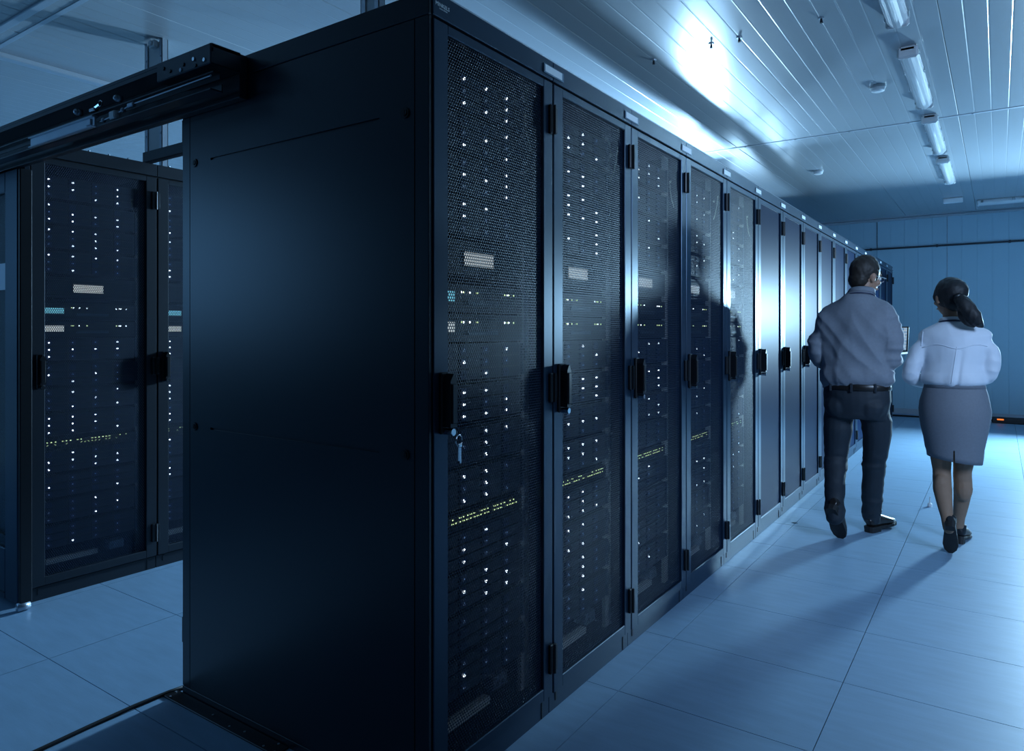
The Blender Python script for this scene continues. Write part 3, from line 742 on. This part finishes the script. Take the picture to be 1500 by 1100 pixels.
# ---- the man
man = empty('person', (-.753, 5.0, 0), math.radians(-3))
def man_body(mb, g):
    # g = growth of the radii (negative for the body inside the clothes)
    T = [(.96, 0, 0, .190, .132), (1.06, 0, 0, .196, .134), (1.2, 0, 0, .196, .132), (1.34, 0, -.004, .212, .130), (1.42, 0, -.006, .226, .112),
         (1.475, .003, -.008, .200, .096), (1.510, .006, -.007, .158, .088), (1.540, .011, -.004, .112, .080), (1.565, .018, .006, .078, .070), (1.60, .026, .018, .060, .060)]
    mb.loft([(z, x, y, a+g, b+g) for z, x, y, a, b in T], 28)
    return mb
ARML = [(-.162, 0, 1.40), (-.212, -.008, 1.29), (-.228, -.004, 1.165), (-.170, .13, 1.115), (-.085, .235, 1.120)]
ARMR = [(.162, 0, 1.40), (.200, -.010, 1.30), (.198, -.014, 1.150), (.190, .11, 1.140), (.170, .215, 1.190)]
RARM = [.068, .061, .053, .044, .036]
LEGL = [(-.098, .0, .86), (-.115, .01, .68), (-.130, .035, .50), (-.115, -.06, .35), (-.090, -.175, .225), (-.084, -.205, .170)]
LEGR = [(.098, .01, .86), (.106, .065, .68), (.082, .115, .50), (.062, .165, .30), (.046, .215, .125), (.046, .218, .090)]
RLEG = [.094, .086, .070, .064, .057, .056]
mh = Matrix.Translation((.044, .055, 1.675)) @ Euler((math.radians(-12), math.radians(3), math.radians(-38))).to_matrix().to_4x4()
b = MB(); man_body(b, -.02)
b.tube([(.02, .01, 1.54), (.034, .032, 1.60), (.044, .045, 1.64)], [.058, .055, .055], 16)
head(b, mh)
limb(b, ARML, [r-.016 for r in RARM]); limb(b, ARMR, [r-.016 for r in RARM])
b.loft([(.78, 0, 0, .15, .10), (.86, 0, 0, .175, .12), (.98, 0, 0, .172, .118)], 24)
limb(b, LEGL, [r-.018 for r in RLEG]); limb(b, LEGR, [r-.018 for r in RLEG])
hand(b, (-.055, .262, 1.135), (.75, .55, .05), (0, .2, 1), 1, .5)
hand(b, (.160, .245, 1.205), (-.35, .9, .02), (0, -.2, -1), -1, .55)
remesh(b, 'body', [M['skin']], man, .006, 3)
face_parts(man, mh)
h = MB(); h.ball((0, -.022, .040), (.084, .098, .098), 20, 14); h.ball((0, -.055, -.028), (.068, .056, .062), 16, 10); h.ball((0, -.02, .07), (.07, .085, .075), 16, 10)
for s_ in (-1, 1): h.ball((s_*.070, .012, .010), (.012, .024, .040), 10, 8)
h.xform(mh)
remesh(h, 'hair', [M['hair_m']], man, .006, 4, lambda p, n: n*.0030*noise.noise(p*55))
g = MB()
for s_ in (-1, 1):
    g.tube([(s_*(.031+.021*math.cos(a)), .098, .004+.016*math.sin(a)) for a in [2*PI*i/14 for i in range(15)]], .0016, 6, cap=False)
    g.tube([(s_*.052, .098, .008), (s_*.080, .085, .010), (s_*.083, .0, .008), (s_*.082, -.02, -.01)], .0018, 6)
g.tube([(-.010, .099, .008), (.010, .099, .008)], .0016, 6)
g.xform(mh); g.build('glasses', M['chrome'], man)
def shirt_disp(p, n):
    back = max(0, -n.y)
    d = .0075*ridge(nz(p, 5.5, 2, 2.6, 3.1)+.45*nz(p, 11, 4, 6, 9.2))
    q = p.copy(); q.x = p.x*.8+p.z*.7; q.z = p.z*.5-p.x*.5
    d += .0065*ridge(nz(q, 9, 3, 2.5, 5.5))
    k = min(1, max(0, (abs(p.x)-.14)/.09)); k *= k*(3-2*k); d += k*.0065*ridge(nz(p, 3, 5, 15, 1.3))
    if p.z < 1.10: d += .010*math.sin((1.10-p.z)*26)*(.6+.4*nz(p, 9, 9, 0, 2))*(1-.7*min(1, max(0, (abs(p.x)-.19)/.05)))
    return n*(1.5*d-.006)
b = MB(); man_body(b, .004)
b.loft([(1.10, 0, 0, .190, .128), (1.22, 0, -.002, .212, .126), (1.33, 0, -.004, .232, .116), (1.40, 0, -.006, .236, .100), (1.45, .002, -.008, .215, .086), (1.48, .003, -.008, .185, .08)], 28, e=2.3)
b.loft([(.992, 0, 0, .188, .136), (1.01, 0, 0, .206, .150), (1.05, 0, 0, .208, .150), (1.12, 0, 0, .198, .138)], 28)
limb(b, ARML, [r+.003 for r in RARM]); limb(b, ARMR, [r+.003 for r in RARM])
shirt = remesh(b, 'shirt', [M['shirt']], man, .0075, 20, shirt_disp)
def ringloft(name, m, parent, rings, n=28, wall=.006):
    vs, fs = [], []; all_ = list(rings)+[(z, x, y, a-wall, b_-wall) for z, x, y, a, b_ in reversed(rings)]
    mb = MB(); K = len(all_)
    for z, x, y, a, b_ in all_:
        for k in range(n): vs.append((x+a*math.cos(2*PI*k/n), y+b_*math.sin(2*PI*k/n), z))
    for i in range(K):
        i2 = (i+1) % K
        for k in range(n): fs.append((i*n+k, i*n+(k+1) % n, i2*n+(k+1) % n, i2*n+k))
    return mb.add(vs, fs).build(name, m, parent, True)
def tilt(o, pivot, rx, ry=0):
    o.matrix_basis = Matrix.Translation(pivot) @ Euler((rx, ry, 0)).to_matrix().to_4x4() @ Matrix.Translation(-Vector(pivot))
col_ = ringloft('collar', M['shirt'], man, [(1.545, .020, .004, .088, .080), (1.568, .022, .008, .080, .074), (1.590, .026, .014, .074, .070), (1.604, .028, .018, .071, .068), (1.600, .028, .018, .076, .073), (1.565, .022, .008, .086, .080)], 28, .004)
tilt(col_, (.02, 0, 1.57), math.radians(-14))
ly = ringloft('lanyard', M['lanyard'], man, [(1.548, .020, .004, .0925, .0845), (1.555, .020, .004, .0905, .0825)], 28, .003); tilt(ly, (.02, 0, 1.57), math.radians(-14))
b = MB(); b.loft([(.77, 0, 0, .178, .115), (.84, 0, 0, .196, .138), (.92, 0, -.002, .200, .142), (1.0, 0, 0, .192, .134)], 28)
limb(b, LEGL, RLEG); limb(b, LEGR, RLEG)
b.ball((-.09, -.06, .85), (.095, .08, .085)); b.ball((.09, -.055, .85), (.095, .08, .085))
def tr_disp(p, n):
    d = .0045*ridge(nz(p, 4, 4, 11, 4.4)); k = math.exp(-((p.z-.48)/.09)**2)+math.exp(-((p.z-.20)/.09)**2)+.6*math.exp(-((p.z-.74)/.06)**2)
    d += .006*k*ridge(nz(p, 3, 3, 20, 7.7))
    return n*(d-.002)
tr_o = remesh(b, 'trousers', [M['trousers']], man, .0075, 5, tr_disp)
ringloft('belt', M['belt'], man, [(.955, 0, 0, .200, .145), (.960, 0, 0, .203, .148), (.990, 0, 0, .200, .145), (.995, 0, 0, .197, .142)], 32)
for x in (-.13, 0, .13): MB().box(x-.007, -.157+abs(x)*.28, .945, x+.007, -.135+abs(x)*.28, 1.0, ch=.002).build('belt_loop', M['trousers'], man)
def mans_shoe(mtx):
    b = MB()
    b.tube([(0, -.002, .045), (0, .03, .055), (0, .09, .056), (0, .16, .044), (0, .22, .034), (0, .265, .028), (0, .292, .022)], [(.022, .026), (.035, .046), (.038, .046), (.044, .036), (.046, .027), (.036, .020), (.014, .010)], 16)
    b.tube([(0, .05, .05), (0, .048, .125)], [.039, .041], 16)
    b.xform(mtx); s = remesh(b, 'shoe', [M['leather']], man, .005, 3)
    out = [(-.030, .0), (-.036, .03), (-.036, .09), (-.044, .16), (-.047, .22), (-.037, .27), (-.014, .298), (.014, .298), (.037, .27), (.047, .22), (.044, .16), (.036, .09), (.036, .03), (.030, 0), (.014, -.008), (-.014, -.008)]
    q = MB(); n = len(out)
    q.add([(x, y, 0) for x, y in out]+[(x*1.04, y, .02) for x, y in out], [tuple(range(n))[::-1], tuple(range(n, 2*n))]+[(k, (k+1) % n, (k+1) % n+n, k+n) for k in range(n)])
    hl = [(x*.97, y) for x, y in out if y < .10]; m_ = len(hl)
    q.add([(x, y, -.018) for x, y in hl]+[(x, y, .001) for x, y in hl], [tuple(range(m_))[::-1], tuple(range(m_, 2*m_))]+[(k, (k+1) % m_, (k+1) % m_+m_, k+m_) for k in range(m_)])
    q.xform(mtx); q.build('sole', M['sole'], s)
mans_shoe(place_shoe((-.078, -.085, .004), math.radians(52), math.radians(-4)) @ Matrix.Translation((0, -.29, .0)))
mans_shoe(Matrix.Translation((.036, .175, .018)) @ Matrix.Rotation(math.radians(-20), 4, 'Z'))
tag(man, 'man in grey shirt and dark trousers walking away beside the cabinets, head turned right', 'person')

# laptop in the man's hands
lp = empty('laptop', (-.678, 5.255, 1.176), math.radians(-6))
MB().box(-.17, -.12, 0, .17, .115, .016, ch=.003).build('base', M['laptop'], lp)
kb = MB()
for i in range(12):
    for j in range(5): kb.box(-.15+.025*i, -.03+.024*j, .0155, -.129+.025*i, -.010+.024*j, .0175)
kb.build('keyboard', M['keys'], lp)
sc = link('screen', MB().box(-.17, -.004, 0, .17, .004, .175, ch=.003).mesh('screen', M['laptop']), lp, (0, .113, .012), (math.radians(-14), 0, 0))
MB().box(-.160, -.0052, .012, .160, -.0038, .166).build('display', M['screen'], sc)
tag(lp, 'open dark laptop with glowing blue screen held in front of the man', 'laptop')

# ---- the woman
wo = empty('person', (-.222, 5.05, 0), math.radians(2))
def wo_body(mb, g):
    T = [(1.0, 0, 0, .150, .108), (1.06, 0, 0, .150, .108), (1.15, .002, 0, .150, .108), (1.24, .004, 0, .160, .106), (1.30, .004, -.002, .180, .094), (1.332, .002, -.002, .168, .082), (1.358, 0, 0, .126, .072), (1.385, -.006, .003, .070, .060), (1.41, -.012, .008, .050, .050)]
    mb.loft([(z, x, y, a+g, b_+g) for z, x, y, a, b_ in T], 28)
WARML = [(-.130, 0, 1.262), (-.196, -.006, 1.17), (-.230, .0, 1.060), (-.165, .12, 1.010), (-.085, .21, 1.040)]
WARMR = [(.132, 0, 1.266), (.178, -.004, 1.19), (.170, .0, 1.075), (.120, .12, 1.045), (.055, .21, 1.060)]
WR = [.050, .046, .041, .035, .027]
WLEGL = [(-.078, .0, .82), (-.075, .03, .64), (-.066, .045, .47), (-.060, -.02, .36), (-.036, -.125, .225), (-.026, -.165, .165)]
WLEGR = [(.078, .01, .82), (.062, .06, .64), (.042, .09, .47), (.044, .12, .35), (.024, .185, .16), (.020, .200, .10)]
WRL = [.078, .066, .050, .051, .033, .031]
wh_ = Matrix.Translation((-.028, .025, 1.530)) @ Euler((math.radians(-6), math.radians(-2), math.radians(34))).to_matrix().to_4x4()
b = MB(); wo_body(b, -.012)
b.tube([(-.01, .005, 1.37), (-.018, .012, 1.43), (-.024, .018, 1.48)], [.047, .044, .046], 16)
head(b, wh_, True)
limb(b, WARML, [r-.010 for r in WR]); limb(b, WARMR, [r-.010 for r in WR])
b.loft([(.76, 0, 0, .13, .09), (.86, 0, 0, .155, .11), (1.02, 0, 0, .14, .10)], 24)
limb(b, WLEGL, WRL); limb(b, WLEGR, WRL)
b.ball((-.068, -.005, .375), (.046, .05, .085)); b.ball((.048, .095, .365), (.049, .05, .085))
hand(b, (-.062, .235, 1.050), (.75, .6, .1), (0, -.3, -1), -1, .8)
hand(b, (.038, .235, 1.066), (-.75, .6, .05), (0, -.3, -1), 1, .8)
remesh(b, 'body', [M['skin'], M['skin2']], wo, .006, 3, None, lambda c: 1 if c.z < .9 else 0)
face_parts(wo, wh_, True)
h = MB(); h.ball((0, -.022, .026), (.084, .100, .100), 20, 14); h.ball((0, -.058, -.030), (.068, .052, .060), 16, 10); h.ball((0, -.06, .03), (.075, .075, .08), 16, 10)
for s_ in (-1, 1): h.ball((s_*.066, .018, .010), (.014, .030, .036), 10, 8)
h.xform(wh_)
remesh(h, 'hair', [M['hair_w']], wo, .006, 4, lambda p, n: n*.0025*noise.noise(p*45))
b = MB(); pt = [(.022, -.070, 1.520), (.042, -.125, 1.500), (.070, -.140, 1.455), (.098, -.140, 1.410), (.122, -.135, 1.375), (.140, -.130, 1.352)]
limb(b, pt, [.024, .036, .043, .040, .026, .006])
limb(b, [(.03, -.11, 1.47), (.042, -.135, 1.42), (.062, -.135, 1.375), (.10, -.130, 1.352)], [.018, .022, .012, .004])
remesh(b, 'ponytail', [M['hair_w']], wo, .005, 3, lambda p, n: n*.004*ridge(nz(p, 30, 30, 9, 2.2)))
tp = MB().tube([(.018, -.092, 1.528), (.028, -.104, 1.520)], .030, 14).build('hair_tie', M['black'], wo, True)
def bl_disp(p, n):
    d = .004*ridge(nz(p, 6, 3, 3.5, 8.1))
    k = min(1, max(0, (abs(p.x)-.13)/.08)); k *= k*(3-2*k); d += k*.008*ridge(nz(p, 4, 6, 14, 6.1))
    if p.z < 1.22 and n.y < -.3:
        t = (1.235-p.z)/.23; x0 = .012-.03*t
        d += .006*t**.5*(math.exp(-((p.x-x0)/.022)**2)-1.2*math.exp(-((p.x-x0-.032)/.011)**2)) if t > 0 else 0
    if p.z < 1.08: d += .007*math.sin((1.08-p.z)*32)*(.7+.5*nz(p, 14, 14, 0, 3))*(1-.7*min(1, max(0, (abs(p.x)-.16)/.04)))
    return n*(d-.002)
b = MB(); wo_body(b, .006)
b.loft([(1.12, 0, 0, .155, .106), (1.20, .002, 0, .172, .102), (1.27, .003, -.002, .190, .090), (1.31, .003, -.002, .188, .078), (1.335, .002, -.002, .165, .07)], 28, e=2.3)
b.loft([(1.004, 0, 0, .155, .115), (1.020, 0, 0, .172, .128), (1.06, 0, 0, .172, .128), (1.14, 0, 0, .158, .114)], 28)
limb(b, WARML, [r+.006 for r in WR]); limb(b, WARMR, [r+.006 for r in WR])
bl = remesh(b, 'blouse', [M['blouse']], wo, .0068, 16, bl_disp)
bv = BVHTree.FromPolygons([v.co[:] for v in bl.data.vertices], [p.vertices[:] for p in bl.data.polygons])
def on_back(x, z, off=.001):
    h_ = bv.ray_cast(Vector((x, -1, z)), Vector((0, 1, 0)))
    return None if h_[0] is None else h_[0]-Vector((0, off, 0))
yk = [on_back(-.165+.0165*i, 1.236+.012*math.sin(i*.5-.8)) for i in range(21)]
MB().tube([p for p in yk if p], .0028, 6).build('yoke_seam', M['blouse'], bl, True)
pl = [on_back(.014-.03*((1.235-z)/.23), z) for z in [1.235-.0145*i for i in range(16)]]
MB().tube([p for p in pl if p], .0018, 6).build('pleat', M['blouse'], bl, True)
for x in (-.062,):
    sm = [on_back(-.163-.001*i, 1.325-.011*i) for i in range(9)]; sm = [p for p in sm if p]
    if len(sm) > 2: MB().tube(sm, .0025, 6).build('shoulder_seam', M['blouse'], bl, True)
cw = ringloft('collar', M['blouse'], wo, [(1.374, -.010, .004, .068, .062), (1.392, -.012, .006, .062, .058), (1.408, -.014, .009, .059, .056), (1.404, -.014, .009, .064, .060), (1.380, -.012, .006, .072, .066)], 28, .003); tilt(cw, (-.01, 0, 1.39), math.radians(-12))
lw = ringloft('lanyard', M['lanyard'], wo, [(1.374, -.010, .004, .0765, .0705), (1.383, -.010, .004, .0745, .0685)], 28, .003); tilt(lw, (-.01, 0, 1.39), math.radians(-12))
# skirt: open shell with a back vent
n = 120; vs, fs = [], []
SR = [(1.03, .148, .108), (1.0, .156, .115), (.95, .172, .128), (.90, .182, .140), (.85, .186, .147), (.80, .183, .146), (.74, .174, .140), (.68, .164, .133), (.62, .154, .127), (.58, .148, .123), (.55, .144, .120)]
rr = SR+[(z, a-.005, b_-.005) for z, a, b_ in reversed(SR)]
for i, (z, a, b_) in enumerate(rr):
    for k in range(n):
        q = 2*PI*k/n-PI/2+PI/n
        x, y = a*math.cos(q), b_*math.sin(q)
        d = 1+.018*ridge(nz(Vector((x, y, z)), 7, 7, 16, 3.3))*(1 if z > .7 else .5)+.010*nz(Vector((x, y, z)), 9, 9, 4, 1)
        zz = z-(.018 if z < .6 else 0)*(x/.144)
        vs.append((x*d, y*d, zz))
K = len(rr)
for i in range(K):
    i2 = (i+1) % K
    for k in range(n):
        zl = min(rr[i][0], rr[i2][0]); 
        if k == n-1 and zl < .615: continue
        fs.append((i*n+k, i*n+(k+1) % n, i2*n+(k+1) % n, i2*n+k))
for i, (z, a, b_) in enumerate(rr):     # open the vent a little
    if z < .63:
        g_ = (.63-z)/.11*.0015
        for k, s_ in ((0, 1), (1, .6), (n-1, -1), (n-2, -.6)):
            v = vs[i*n+k]; vs[i*n+k] = (v[0]+s_*g_, v[1], v[2])
fs = [f[::-1] for f in fs]
MB().add(vs, fs).build('skirt', M['skirt'], wo, True)
MB().tube([(0, -.1215, .555), (0, -.1215, .557)], .002, 6)
ringloft('waistband', M['skirt'], wo, [(.985, 0, 0, .163, .122), (1.015, 0, 0, .156, .116), (1.03, 0, 0, .152, .112)], 36, .006)
def womans_shoe(mtx):
    b = MB()
    b.tube([(0, 0, .034), (0, .025, .040), (0, .075, .040), (0, .13, .034), (0, .18, .026), (0, .215, .022), (0, .238, .018)], [(.018, .022), (.029, .036), (.031, .034), (.036, .030), (.038, .022), (.030, .016), (.010, .008)], 16)
    b.tube([(0, .04, .035), (0, .038, .085)], [.031, .032], 16)
    b.xform(mtx); s = remesh(b, 'shoe', [M['navyshoe']], wo, .0045, 3)
    out = [(-.026, .0), (-.030, .03), (-.030, .075), (-.037, .13), (-.040, .175), (-.031, .215), (-.010, .242), (.010, .242), (.031, .215), (.040, .175), (.037, .13), (.030, .075), (.030, .03), (.026, 0), (.010, -.006), (-.010, -.006)]
    q = MB(); m_ = len(out)
    q.add([(x, y, 0) for x, y in out]+[(x, y, .012) for x, y in out], [tuple(range(m_))[::-1], tuple(range(m_, 2*m_))]+[(k, (k+1) % m_, (k+1) % m_+m_, k+m_) for k in range(m_)])
    hl = [(x*.9, y) for x, y in out if y < .06]; m_ = len(hl)
    q.add([(x, y, -.035) for x, y in hl]+[(x*1.1, y, .001) for x, y in hl], [tuple(range(m_))[::-1], tuple(range(m_, 2*m_))]+[(k, (k+1) % m_, (k+1) % m_+m_, k+m_) for k in range(m_)])
    q.xform(mtx); q.build('sole', M['sole'], s)
womans_shoe(place_shoe((-.018, -.085, .004), math.radians(60), math.radians(0)) @ Matrix.Translation((0, -.238, 0)))
womans_shoe(Matrix.Translation((.024, .165, .036)) @ Matrix.Rotation(math.radians(-10), 4, 'Z') @ Matrix.Rotation(math.radians(-9), 4, 'X'))
tag(wo, 'woman in white blouse and grey pencil skirt with ponytail, walking away', 'person')
